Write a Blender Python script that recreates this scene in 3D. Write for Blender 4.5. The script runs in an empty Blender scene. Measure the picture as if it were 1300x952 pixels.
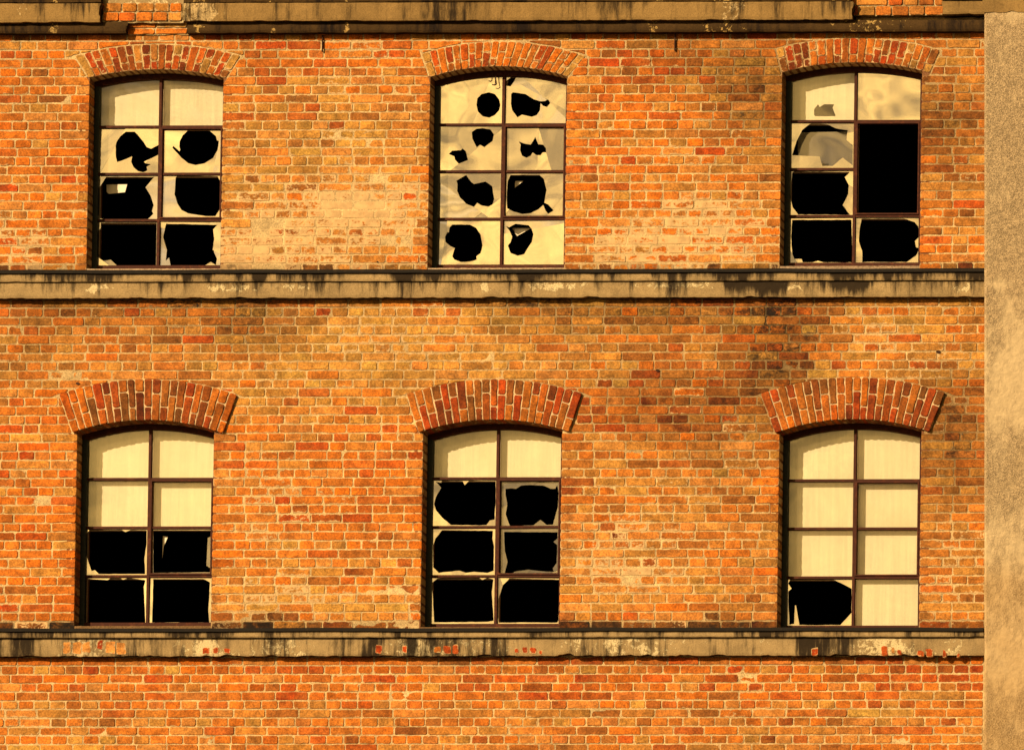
import bpy, bmesh, math, random
import numpy as np
from mathutils import Matrix, Vector, noise
from mathutils.geometry import delaunay_2d_cdt

# ------------------------------------------------------------------ camera, sky, sun, exposure
scene = bpy.context.scene
COL = scene.collection
W, H = 1300.0, 952.0
ZC = 19.8                                   # height of the middle of the view above the ground
CAM = np.array([21.0, -70.0, 1.6])
YAW, PITCH, ROLL = 0.01592038, 0.04415073, 0.00244715
_f = np.array([-math.sin(YAW)*math.cos(PITCH), math.cos(YAW)*math.cos(PITCH), math.sin(PITCH)])
_r0 = np.array([math.cos(YAW), math.sin(YAW), 0.0]); _u0 = np.cross(_r0, _f)
_r = math.cos(ROLL)*_r0 + math.sin(ROLL)*_u0
_u = -math.sin(ROLL)*_r0 + math.cos(ROLL)*_u0
FPX = 10707.95
_t = np.array([0, 0, ZC]) - CAM
CU, CV = (_t@_r)/(_t@_f), (_t@_u)/(_t@_f)

def WP(px, py, y=0.0):
    """point of the plane Y=y seen at pixel (px,py) of the photograph -> (X,Z)"""
    d = _f + (CU+(px-W/2)/FPX)*_r + (CV-(py-H/2)/FPX)*_u
    k = (y-CAM[1])/d[1]
    P = CAM + k*d
    return float(P[0]), float(P[2])
def PX(x, z, y=0.0):
    t = np.array([x, y, z])-CAM; q = t@_f
    return ((t@_r)/q-CU)*FPX+W/2, H/2-((t@_u)/q-CV)*FPX

cd = bpy.data.cameras.new('camera'); cam = bpy.data.objects.new('camera', cd); COL.objects.link(cam)
cam.matrix_world = Matrix(((_r[0], _u[0], -_f[0], CAM[0]), (_r[1], _u[1], -_f[1], CAM[1]),
                           (_r[2], _u[2], -_f[2], CAM[2]), (0, 0, 0, 1)))
cd.sensor_fit = 'HORIZONTAL'; cd.sensor_width = 36.0; cd.lens = FPX/W*36.0
cd.shift_x = CU*FPX/W; cd.shift_y = CV*FPX/W
cd.clip_start = 0.5; cd.clip_end = 6000
scene.camera = cam

SUN = Vector((-0.80, -1.0, 0.58)).normalized()          # towards the sun
SUN_COL = (1.0, 0.72, 0.42)
sl = bpy.data.lights.new('sun', 'SUN'); sl.energy = 5.0; sl.angle = math.radians(0.5); sl.color = SUN_COL
so = bpy.data.objects.new('sun', sl); COL.objects.link(so); so.location = (-30, -40, 50)
so.rotation_euler = SUN.to_track_quat('Z', 'Y').to_euler()

world = bpy.data.worlds.new('World'); scene.world = world; world.use_nodes = True
wn, wl = world.node_tree.nodes, world.node_tree.links
wn.clear()
sky = wn.new('ShaderNodeTexSky'); sky.sky_type = 'NISHITA'; sky.sun_disc = False
sky.sun_elevation = math.asin(SUN.z); sky.sun_rotation = math.atan2(SUN.x, SUN.y)
sky.dust_density = 3.0; sky.air_density = 1.3
geo = wn.new('ShaderNodeTexCoord')
mp = wn.new('ShaderNodeMapping'); mp.inputs['Scale'].default_value = (3.2, 3.2, 8.0)
nz = wn.new('ShaderNodeTexNoise'); nz.inputs['Scale'].default_value = 2.2; nz.inputs['Detail'].default_value = 14
nz.inputs['Roughness'].default_value = 0.62; nz.inputs['Distortion'].default_value = 0.4
rp = wn.new('ShaderNodeValToRGB'); rp.color_ramp.elements[0].position = 0.16; rp.color_ramp.elements[1].position = 0.38
cc = wn.new('ShaderNodeValToRGB')
cc.color_ramp.elements[0].position = 0.38; cc.color_ramp.elements[0].color = (0.22, 0.155, 0.075, 1)
cc.color_ramp.elements[1].position = 0.64; cc.color_ramp.elements[1].color = (1.0, 0.64, 0.21, 1)
nz2 = wn.new('ShaderNodeTexNoise'); nz2.inputs['Scale'].default_value = 5.0; nz2.inputs['Detail'].default_value = 14
nz2.inputs['Roughness'].default_value = 0.6
cm = wn.new('ShaderNodeVectorMath'); cm.operation = 'SCALE'; cm.inputs['Scale'].default_value = 10.0
mx = wn.new('ShaderNodeMixRGB')
bg = wn.new('ShaderNodeBackground'); bg.inputs['Strength'].default_value = 0.055
wo = wn.new('ShaderNodeOutputWorld')
wl.new(geo.outputs['Generated'], mp.inputs['Vector']); wl.new(mp.outputs[0], nz.inputs['Vector']); wl.new(mp.outputs[0], nz2.inputs['Vector'])
wl.new(nz.outputs['Fac'], rp.inputs['Fac']); wl.new(nz2.outputs['Fac'], cc.inputs['Fac'])
wl.new(cc.outputs['Color'], cm.inputs[0])
# low evening cloud scatters forward: brighter towards the sun
dt = wn.new('ShaderNodeVectorMath'); dt.operation = 'DOT_PRODUCT'; dt.inputs[1].default_value = SUN
m0 = wn.new('ShaderNodeMath'); m0.operation = 'MAXIMUM'; m0.inputs[1].default_value = 0.0
m1 = wn.new('ShaderNodeMath'); m1.operation = 'POWER'; m1.inputs[1].default_value = 6.0
m2 = wn.new('ShaderNodeMath'); m2.operation = 'MULTIPLY_ADD'; m2.inputs[1].default_value = 44.0; m2.inputs[2].default_value = 3.0
wl.new(geo.outputs['Generated'], dt.inputs[0]); wl.new(dt.outputs['Value'], m0.inputs[0]); wl.new(m0.outputs[0], m1.inputs[0]); wl.new(m1.outputs[0], m2.inputs[0])
wl.new(m2.outputs[0], cm.inputs['Scale'])
wl.new(rp.outputs['Color'], mx.inputs['Fac']); wl.new(sky.outputs[0], mx.inputs[1]); wl.new(cm.outputs[0], mx.inputs[2])
wl.new(mx.outputs[0], bg.inputs['Color']); wl.new(bg.outputs[0], wo.inputs['Surface'])

vs = scene.view_settings
vs.view_transform = 'Standard'; vs.look = 'None'; vs.exposure = 0.40; vs.gamma = 1.0; vs.use_curve_mapping = False

# ------------------------------------------------------------------ helpers
rng = random.Random(7)
LIGHT = (1.30, 0.95, 0.56)          # what a white wall returns in this sun: turns seen colours into base colours
def lin(c):
    c = c/255.0
    return c/12.92 if c <= 0.04045 else ((c+0.055)/1.055)**2.4
def A(r, g, b):
    return tuple(min(0.85, max(0.004, lin(v)/l)) for v, l in zip((r, g, b), LIGHT))
def fbm(x, z, s, o=4, seed=0.0):
    return noise.fractal(Vector((x*s+seed*7.3, z*s-seed*3.1, seed)), 1.0, 2.0, o)   # about -1..1
def sm(a, b, x):
    t = max(0.0, min(1.0, (x-a)/(b-a))); return t*t*(3-2*t)

def link(o, parent=None):
    COL.objects.link(o)
    if parent is not None: o.parent = parent
    return o
class MB:
    def __init__(s): s.v = []; s.f = []; s.c = []; s.m = []
    def add(s, vs_, fs, col=(0.5, 0.5, 0.5), mask=(0, 0, 0)):
        b = len(s.v); s.v += vs_; s.f += [tuple(i+b for i in f) for f in fs]
        s.c += [col]*len(vs_) if not isinstance(col, list) else col
        s.m += [mask]*len(vs_) if not isinstance(mask, list) else mask
    def box(s, x0, x1, y0, y1, z0, z1, col=(.5, .5, .5), mask=(0, 0, 0)):
        v = [(x, y, z) for y in (y0, y1) for z in (z0, z1) for x in (x0, x1)]
        f = [(0, 1, 3, 2), (4, 6, 7, 5), (0, 4, 5, 1), (2, 3, 7, 6), (0, 2, 6, 4), (1, 5, 7, 3)]
        s.add(v, f, col, mask)
    def prism(s, poly, y0, y1, col=(.5, .5, .5), mask=(0, 0, 0)):
        n = len(poly); a = sum(poly[i][0]*poly[(i+1) % n][1]-poly[(i+1) % n][0]*poly[i][1] for i in range(n))
        if a < 0: poly = poly[::-1]
        v = [(x, y0, z) for x, z in poly]+[(x, y1, z) for x, z in poly]
        f = [tuple(range(n)), tuple(range(2*n-1, n-1, -1))]+[(i+n, (i+1) % n+n, (i+1) % n, i) for i in range(n)]
        s.add(v, f, col, mask)
    def mesh(s, name, mat):
        me = bpy.data.meshes.new(name); me.from_pydata(s.v, [], s.f)
        if mat: me.materials.append(mat)
        a = me.attributes.new('tone', 'FLOAT_COLOR', 'POINT')
        a.data.foreach_set('color', np.array([(c[0], c[1], c[2], 1.0) for c in s.c], dtype=np.float32).ravel())
        a = me.attributes.new('mask', 'FLOAT_COLOR', 'POINT')
        a.data.foreach_set('color', np.array([(c[0], c[1], c[2], 1.0) for c in s.m], dtype=np.float32).ravel())
        me.update(); return me
    def build(s, name, mat, parent=None):
        return link(bpy.data.objects.new(name, s.mesh(name, mat)), parent)

# ------------------------------------------------------------------ materials
class NT:
    def __init__(s, name):
        s.mat = bpy.data.materials.new(name); s.mat.use_nodes = True
        s.n = s.mat.node_tree.nodes; s.l = s.mat.node_tree.links; s.n.clear()
        s.out = s.n.new('ShaderNodeOutputMaterial')
        s.pos = s.n.new('ShaderNodeNewGeometry').outputs['Position']
    def put(s, sock, v):
        if isinstance(v, bpy.types.NodeSocket): s.l.new(v, sock)
        elif v is not None:
            if isinstance(v, tuple) and len(v) == 3 and len(sock.default_value) == 4: v = (*v, 1.0)
            sock.default_value = v
    def noise(s, scale, detail=5, rough=0.6, vec=None, stretch=None, dist=0.0):
        v = vec or s.pos
        if stretch:
            m = s.n.new('ShaderNodeMapping'); m.inputs['Scale'].default_value = stretch; s.l.new(v, m.inputs['Vector']); v = m.outputs[0]
        n = s.n.new('ShaderNodeTexNoise'); n.inputs['Scale'].default_value = scale; n.inputs['Detail'].default_value = detail
        n.inputs['Roughness'].default_value = rough; n.inputs['Distortion'].default_value = dist
        s.l.new(v, n.inputs['Vector']); return n.outputs['Fac']
    def math(s, op, a, b=None, c=None, clamp=False):
        n = s.n.new('ShaderNodeMath'); n.operation = op; n.use_clamp = clamp
        for i, v in enumerate((a, b, c)):
            if v is not None: s.put(n.inputs[i], v)
        return n.outputs[0]
    def ramp(s, v, lo, hi, a=0.0, b=1.0):
        n = s.n.new('ShaderNodeMapRange'); n.interpolation_type = 'SMOOTHSTEP'
        for k, x in (('Value', v), ('From Min', lo), ('From Max', hi), ('To Min', a), ('To Max', b)): s.put(n.inputs[k], x)
        return n.outputs[0]
    def mix(s, f, a, b, mode='MIX'):
        n = s.n.new('ShaderNodeMixRGB'); n.blend_type = mode
        s.put(n.inputs[0], f); s.put(n.inputs[1], a); s.put(n.inputs[2], b); return n.outputs[0]
    def scale(s, c, v):
        n = s.n.new('ShaderNodeVectorMath'); n.operation = 'SCALE'; s.put(n.inputs[0], c); s.put(n.inputs['Scale'], v); return n.outputs[0]
    def attr(s, name):
        n = s.n.new('ShaderNodeAttribute'); n.attribute_name = name; return n.outputs['Color']
    def sep(s, c):
        n = s.n.new('ShaderNodeSeparateColor'); s.put(n.inputs[0], c); return n.outputs
    def bump(s, h, strength, dist):
        n = s.n.new('ShaderNodeBump'); n.inputs['Strength'].default_value = strength; n.inputs['Distance'].default_value = dist
        s.put(n.inputs['Height'], h); return n.outputs[0]
    def bsdf(s, col, rough, normal=None, spec=0.3, metal=0.0):
        b = s.n.new('ShaderNodeBsdfPrincipled')
        s.put(b.inputs['Base Color'], col); s.put(b.inputs['Roughness'], rough)
        b.inputs['Specular IOR Level'].default_value = spec; b.inputs['Metallic'].default_value = metal
        if normal is not None: s.l.new(normal, b.inputs['Normal'])
        return b.outputs[0]
    def done(s, sh): s.l.new(sh, s.out.inputs['Surface']); return s.mat

MORTAR = A(236, 172, 96)
def brick_material(name, single):
    t = NT(name)
    if single:
        oi = t.n.new('ShaderNodeObjectInfo'); col = oi.outputs['Color']; patch = t.math('ADD', oi.outputs['Alpha'], t.sep(t.attr('mask'))[1])
        soot = t.math('MULTIPLY', 0.0, 1.0); pure = t.ramp(oi.outputs['Random'], 0.62, 0.8)
    else:
        col = t.attr('tone'); m = t.sep(t.attr('mask')); soot, patch, pure = m[0], m[1], m[2]
    n1 = t.noise(11, 5, 0.65); n2 = t.noise(60, 6, 0.85); n3 = t.noise(13, 8, 0.70, stretch=(1, 1, 1.5), dist=0.6)
    n4 = t.noise(150, 3, 0.6)
    n5 = t.noise(46, 5, 0.7, dist=0.4)
    n3s = t.math('ADD', t.math('MULTIPLY', n3, 0.62), t.math('MULTIPLY', n5, 0.40))
    c = t.scale(col, t.ramp(n1, 0.3, 0.72, 0.56, 1.32))
    w1 = t.noise(5.5, 6, 0.66, dist=0.4); w2 = t.noise(1.3, 6, 0.62)
    c = t.mix(t.math('MULTIPLY', t.ramp(w1, 0.40, 0.66), t.math('MULTIPLY_ADD', pure, -0.38, 0.41)), c, A(234, 130, 40))
    c = t.mix(t.math('MULTIPLY', t.ramp(w2, 0.48, 0.70), 0.40), c, A(128, 72, 24))
    c = t.scale(c, t.ramp(n2, 0.34, 0.66, 0.42, 1.20))
    thr = t.math('SUBTRACT', 1.02, patch)
    pm = t.ramp(t.math('SUBTRACT', n3s, t.math('MULTIPLY', thr, 0.76)), 0.0, 0.05)
    mort = t.scale(MORTAR, t.ramp(n1, 0.3, 0.7, 0.72, 1.06))
    c = t.mix(pm, c, mort)
    c = t.scale(c, t.math('SUBTRACT', 1.0, t.math('MULTIPLY', soot, t.ramp(n3s, 0.36, 0.60, 0.25, 1.75)), clamp=True))
    sm_ = t.ramp(t.math('ADD', n3, t.math('MULTIPLY', soot, 0.55)), 0.74, 0.94)
    c = t.mix(t.math('MULTIPLY', sm_, 0.9), c, A(38, 24, 12))
    h = t.math('ADD', t.math('MULTIPLY', n2, 0.7), t.math('MULTIPLY', n4, 0.4))
    h = t.math('ADD', h, t.math('MULTIPLY', n1, 0.8)); h = t.math('ADD', h, t.math('MULTIPLY', pm, 0.25))
    return t.done(t.bsdf(c, 0.88, t.bump(h, 0.75, 0.007), 0.2))
M_BRICK = brick_material('brick_clay', False)
M_BRICK1 = brick_material('brick_clay_single', True)

def mortar_material():
    t = NT('lime_mortar')
    col = t.attr('tone'); m = t.sep(t.attr('mask'))
    n1 = t.noise(7, 5, 0.65); n2 = t.noise(95, 5, 0.7); n3 = t.noise(16, 7, 0.68, dist=0.5)
    c = t.scale(col, t.ramp(n1, 0.3, 0.7, 0.68, 1.12)); c = t.scale(c, t.ramp(n2, 0.35, 0.6, 0.55, 1.05))
    c = t.scale(c, t.math('SUBTRACT', 1.0, t.math('MULTIPLY', m[0], t.ramp(n1, 0.25, 0.6, 0.6, 1.3)), clamp=True))
    sm_ = t.ramp(t.math('ADD', n3, t.math('MULTIPLY', m[0], 0.55)), 0.76, 0.96)
    c = t.mix(t.math('MULTIPLY', sm_, 0.85), c, A(46, 28, 14))
    return t.done(t.bsdf(c, 0.95, t.bump(t.math('ADD', n2, n3), 0.8, 0.006), 0.1))
M_MORTAR = mortar_material()

def render_material(name, base, light, dark, streak, rough_amt):
    """cement render of the string courses: stains running down, flaked paler patches, grime and painted underside shade (mask R) and flakes (mask G)"""
    t = NT(name)
    m = t.sep(t.attr('mask'))
    n1 = t.noise(4.5, 6, 0.65); n2 = t.noise(22, 7, 0.7, dist=0.6); n3 = t.noise(7, 7, 0.74, stretch=(1.9, 1.9, 0.20)); n4 = t.noise(110, 4, 0.7)
    c = t.mix(t.ramp(n1, 0.35, 0.65), base, tuple(v*0.72 for v in base))
    c = t.scale(c, t.ramp(n4, 0.32, 0.62, 0.72, 1.08))
    fl = t.ramp(t.math('ADD', n2, t.math('MULTIPLY', m[1], 0.5)), 0.80, 0.84)
    c = t.mix(fl, c, t.scale(light, t.ramp(n4, 0.3, 0.65, 0.55, 1.08)))
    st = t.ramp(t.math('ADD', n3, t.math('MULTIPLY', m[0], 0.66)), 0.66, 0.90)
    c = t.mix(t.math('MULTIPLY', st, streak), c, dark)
    h = t.math('ADD', t.math('MULTIPLY', n4, 0.5), t.math('ADD', t.math('MULTIPLY', fl, -0.8), t.math('MULTIPLY', n2, 0.7)))
    return t.done(t.bsdf(c, 0.92, t.bump(h, rough_amt, 0.008), 0.15))
M_REND = render_material('cement_render', A(184, 138, 76), A(240, 192, 116), A(34, 21, 9), 0.95, 0.6)
M_CORN = render_material('dark_cement_render', A(164, 116, 54), A(226, 172, 96), A(34, 21, 9), 0.95, 0.6)
M_MOULD = render_material('dark_brown_render', A(84, 54, 20), A(206, 150, 70), A(24, 13, 6), 0.9, 0.6)  # much darker brown base than the other two renders

def pillar_material():
    t = NT('roughcast_plaster')
    m = t.sep(t.attr('mask'))
    n1 = t.noise(2.2, 6, 0.62); n2 = t.noise(95, 4, 0.75); n3 = t.noise(6, 7, 0.66, stretch=(1.3, 1.3, 0.7)); n4 = t.noise(24, 5, 0.7)
    smooth = t.ramp(t.math('ADD', n3, t.math('MULTIPLY', m[1], 0.42)), 0.52, 0.86)
    rough = t.scale(A(206, 158, 96), t.math('MULTIPLY', t.ramp(n2, 0.38, 0.60, 0.50, 1.18), t.ramp(n4, 0.3, 0.7, 0.78, 1.1)))
    c = t.mix(smooth, rough, t.scale(A(212, 166, 102), t.ramp(n4, 0.3, 0.7, 0.84, 1.06)))
    c = t.mix(t.math('MULTIPLY', m[2], 0.5), c, t.scale(A(188, 128, 56), t.ramp(n3, 0.3, 0.7, 0.88, 1.10)))
    c = t.mix(t.math('MULTIPLY', t.ramp(t.math('ADD', n1, t.math('MULTIPLY', m[0], 0.6)), 0.72, 1.05), 0.25), c, A(150, 108, 52))
    h = t.mix(smooth, t.math('MULTIPLY', n2, 1.3), t.math('MULTIPLY', n2, 0.35))
    return t.done(t.bsdf(c, 0.95, t.bump(h, 0.9, 0.012), 0.1))
M_PILLAR = pillar_material()

def paint(name, col, rust, amt, rough=0.5, lo=0.5, hi=0.7):
    t = NT(name); n = t.noise(28, 6, 0.7); n2 = t.noise(120, 3)
    c = t.mix(t.math('MULTIPLY', t.ramp(n, lo, hi), amt), col, rust)
    c = t.scale(c, t.ramp(n2, 0.3, 0.7, 0.75, 1.15))
    return t.done(t.bsdf(c, rough, t.bump(n2, 0.4, 0.002), 0.15))
M_FRAME = paint('rusty_frame_paint', (0.052, 0.014, 0.007), (0.13, 0.036, 0.012), 0.9, 0.7)
M_GREEN = paint('dark_green_paint', (0.030, 0.040, 0.036), (0.016, 0.018, 0.016), 0.8, 0.4)
M_CREAM = paint('cream_sash_paint', (0.66, 0.52, 0.34), (0.16, 0.09, 0.04), 0.9, 0.6, 0.56, 0.66)
M_FLASH = paint('bitumen_strip', (0.012, 0.010, 0.008), (0.03, 0.02, 0.012), 0.6, 0.8)
M_IRON = paint('rusty_iron', (0.035, 0.014, 0.008), (0.07, 0.025, 0.01), 0.8, 0.7)
M_DARK = paint('unlit_dark_interior', (0.012, 0.010, 0.008), (0.006, 0.005, 0.004), 0.6, 0.9)  # near-black base colour paints in the darkness of the unlit rooms

def glass_material(name, refl, dust, dustcol, rough=0.012):
    t = NT(name)
    tr = t.n.new('ShaderNodeBsdfTransparent'); tr.inputs[0].default_value = (0.97, 0.98, 0.95, 1)
    n1 = t.noise(3.5, 6, 0.65); n2 = t.noise(9, 6, 0.7, stretch=(2.2, 2.2, 0.16)); n3 = t.noise(60, 4, 0.7)
    d = t.n.new('ShaderNodeBsdfDiffuse')
    t.put(d.inputs[0], t.scale(dustcol, t.ramp(n2, 0.3, 0.7, 0.78, 1.1)))
    f = t.math('MULTIPLY', t.math('ADD', t.ramp(n1, 0.32, 0.68, 0.6, 1.15), t.ramp(n3, 0.45, 0.75, 0.0, 0.12)), dust)
    m1 = t.n.new('ShaderNodeMixShader'); t.put(m1.inputs[0], f); t.l.new(tr.outputs[0], m1.inputs[1]); t.l.new(d.outputs[0], m1.inputs[2])
    g = t.n.new('ShaderNodeBsdfGlossy'); g.inputs['Roughness'].default_value = rough; g.inputs[0].default_value = (1, 0.93, 0.78, 1)
    w = t.noise(1.3, 2, 0.4, dist=0.3)
    t.l.new(t.bump(w, 0.45, 0.016), g.inputs['Normal'])
    m2 = t.n.new('ShaderNodeMixShader'); t.put(m2.inputs[0], refl); t.l.new(m1.outputs[0], m2.inputs[1]); t.l.new(g.outputs[0], m2.inputs[2])
    return t.done(m2.outputs[0])
M_GLASS = glass_material('dusty_window_glass', 0.60, 0.34, (0.74, 0.60, 0.34))
M_CLEAR = glass_material('clear_window_glass', 0.07, 0.05, (0.74, 0.60, 0.34))
M_GREY = glass_material('grimy_window_glass', 0.16, 0.40, (0.22, 0.20, 0.17))

def blind_material():
    t = NT('whitewashed_glass')
    n1 = t.noise(2.2, 5, 0.6); n2 = t.noise(8, 6, 0.72, stretch=(2.6, 2.6, 0.10)); n3 = t.noise(90, 3)
    c = t.scale((0.86, 0.79, 0.60), t.ramp(n2, 0.28, 0.72, 0.84, 1.08)); c = t.scale(c, t.ramp(n1, 0.3, 0.7, 0.90, 1.08))
    c = t.scale(c, t.ramp(n3, 0.3, 0.6, 0.93, 1.02))
    rnd = t.n.new('ShaderNodeObjectInfo').outputs['Random']          # every pane was brushed and has weathered differently
    c = t.mix(t.math('MULTIPLY', rnd, t.ramp(n1, 0.35, 0.7, 0.1, 0.75)), c, (0.60, 0.53, 0.36)); c = t.scale(c, t.math('MULTIPLY_ADD', rnd, 0.12, 0.92))
    return t.done(t.bsdf(c, 0.45, None, 0.4))
M_BLIND = blind_material()

# ------------------------------------------------------------------ measured layout of the facade (photo pixels)
# opening: front brick edges; (left top, left bottom, right top, right bottom) x and the y of the string course below
WIN = {
 'UL': dict(L=[(112, 110), (111.5, 330)], R=[(284, 110), (279, 340)], bottom=346.0, mull=[(204.3, 110), (199.8, 335)],
            bars=[161, 220.8, 279.5], base=339.0, inner=[(112, 99.5), (200, 88.5), (287, 99.5)], outer=[(95, 72.5), (200, 56.5), (306, 70)], proj=0.0, n=20),
 'UM': dict(L=[(545.4, 105), (543.6, 330)], R=[(720, 100), (716, 335)], bottom=344.5, mull=[(638.8, 105), (636.5, 335)],
            bars=[158.2, 217.6, 277.8], base=338.0, inner=[(545, 98.5), (634, 84.5), (721, 97.5)], outer=[(534, 66), (638, 53), (746.6, 64)], proj=0.0, n=21),
 'UR': dict(L=[(991.4, 150), (991, 320)], R=[(1169.3, 97), (1168.5, 320)], bottom=342.0, mull=[(1085, 100), (1084.7, 330)],
            bars=[154, 214.7, 274.3], base=335.5, inner=[(992, 92.5), (1084, 79.5), (1181, 93)], outer=[(984, 60), (1086, 48.5), (1195, 60)], proj=0.0, n=20),
 'LL': dict(L=[(96.6, 560), (96.4, 720)], R=[(272.3, 555), (267, 790)], bottom=797.7, mull=[(190.4, 560), (187, 785)],
            bars=[607.7, 669.4, 730.9], base=792.0, inner=[(91.4, 548.8), (188, 533), (283, 550)], outer=[(74.4, 500.6), (188, 481.4), (302, 498.5)], proj=0.022, n=21),
 'LM': dict(L=[(536, 600), (535.6, 710)], R=[(713.6, 555), (709.5, 790)], bottom=798.0, mull=[(631.3, 560), (629.7, 785)],
            bars=[607, 668.6, 730.9], base=793.4, inner=[(530.7, 549), (627, 532.5), (722.5, 548)], outer=[(515, 498.6), (632, 481.4), (740, 495.5)], proj=0.022, n=21),
 'LR': dict(L=[(988.3, 600), (988.3, 700)], R=[(1168.5, 555), (1167.7, 790)], bottom=801.5, mull=[(1084.3, 560), (1084, 785)],
            bars=[609.5, 670.6, 732.6], base=795.7, inner=[(983.5, 549.5), (1082, 532), (1180, 548)], outer=[(964.5, 498), (1085, 478.8), (1199.5, 499)], proj=0.022, n=22),
}
def circle3(p, q, r):
    ax, ay = p; bx, by = q; cx, cy = r
    d = 2*(ax*(by-cy)+bx*(cy-ay)+cx*(ay-by))
    ux = ((ax*ax+ay*ay)*(by-cy)+(bx*bx+by*by)*(cy-ay)+(cx*cx+cy*cy)*(ay-by))/d
    uy = ((ax*ax+ay*ay)*(cx-bx)+(bx*bx+by*by)*(ax-cx)+(cx*cx+cy*cy)*(bx-ax))/d
    return ux, uy, math.hypot(ax-ux, ay-uy)
for k, w in WIN.items():
    w['xl'] = sum(WP(*p)[0] for p in w['L'])/2; w['xr'] = sum(WP(*p)[0] for p in w['R'])/2
    yf = -w['proj']
    cx, cz, r = circle3(*[WP(*p, yf) for p in w['inner']]); w['ci'] = (cx, cz, r)
    o = [WP(*p, yf) for p in w['outer']]; i = [WP(*p, yf) for p in w['inner']]
    w['cx'], w['cz'] = cx, cz
    w['ro'] = o[1][1]-cz
    # radial ends: angle of the end lines of the ring (measured from straight up, to the right positive)
    w['ends'] = (o[0], i[0], o[2], i[2])
    w['zb'] = WP((w['L'][0][0]+w['R'][0][0])/2, w['bottom'])[1]
    w['zcrown'] = cz+r
def arch_z(w, x, grow=0.0):
    cx, cz, r = w['ci']; r += grow
    return cz+math.sqrt(max(0.0, r*r-(x-cx)**2))
def opening_outline(w, grow=0.0, n=18, zb=None):
    x0, x1 = w['xl']-grow, w['xr']+grow
    zb = (w['zb']-grow) if zb is None else zb
    pts = [(x0, zb), (x1, zb)]
    for i in range(n+1):
        x = x1+(x0-x1)*i/n; pts.append((x, arch_z(w, x, grow)))
    return pts           # anticlockwise
def in_opening(x, z, g=0.0):
    for w in WIN.values():
        if w['xl']-g < x < w['xr']+g and w['zb']-g < z < arch_z(w, x, g): return True
    return False

Z = lambda py, px=650: WP(px, py)[1]
X = lambda px, py=476: WP(px, py)[0]
XP = X(1249)+0.03                                    # where the brickwork meets the plastered pillar
XL = X(-60)
# string courses (z of edges at the wall plane, measured in the middle)
Z_TOPBAND0 = Z(43.0)                            # underside of the top cornice
Z_MID1, Z_MID0 = Z(344.6), Z(380.5)
Z_LOW1, Z_LOW0 = Z(798.6), Z(835.0)

# ------------------------------------------------------------------ top-level things
bld = bpy.data.objects.new('factory_building', None); link(bld); bld.location = (0, 0, 0)
bld['label'] = 'old orange brick factory facade with two rows of arched broken windows'; bld['category'] = 'building'

# ------------------------------------------------------------------ regional colour of the brickwork
ORANGE, MIDOR, RED, DKRED, TAN, YELLOW, BROWN, PALE, SOOTY = range(9)
PAL = [A(252, 116, 14), A(240, 120, 28), A(212, 70, 10), A(150, 56, 12), A(218, 142, 52), A(234, 160, 58), A(164, 86, 26), A(244, 146, 56), A(92, 52, 20)]
BASE = [1.6, 2.6, .9, .55, 1.3, .7, .8, 1.6, .04]
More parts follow.
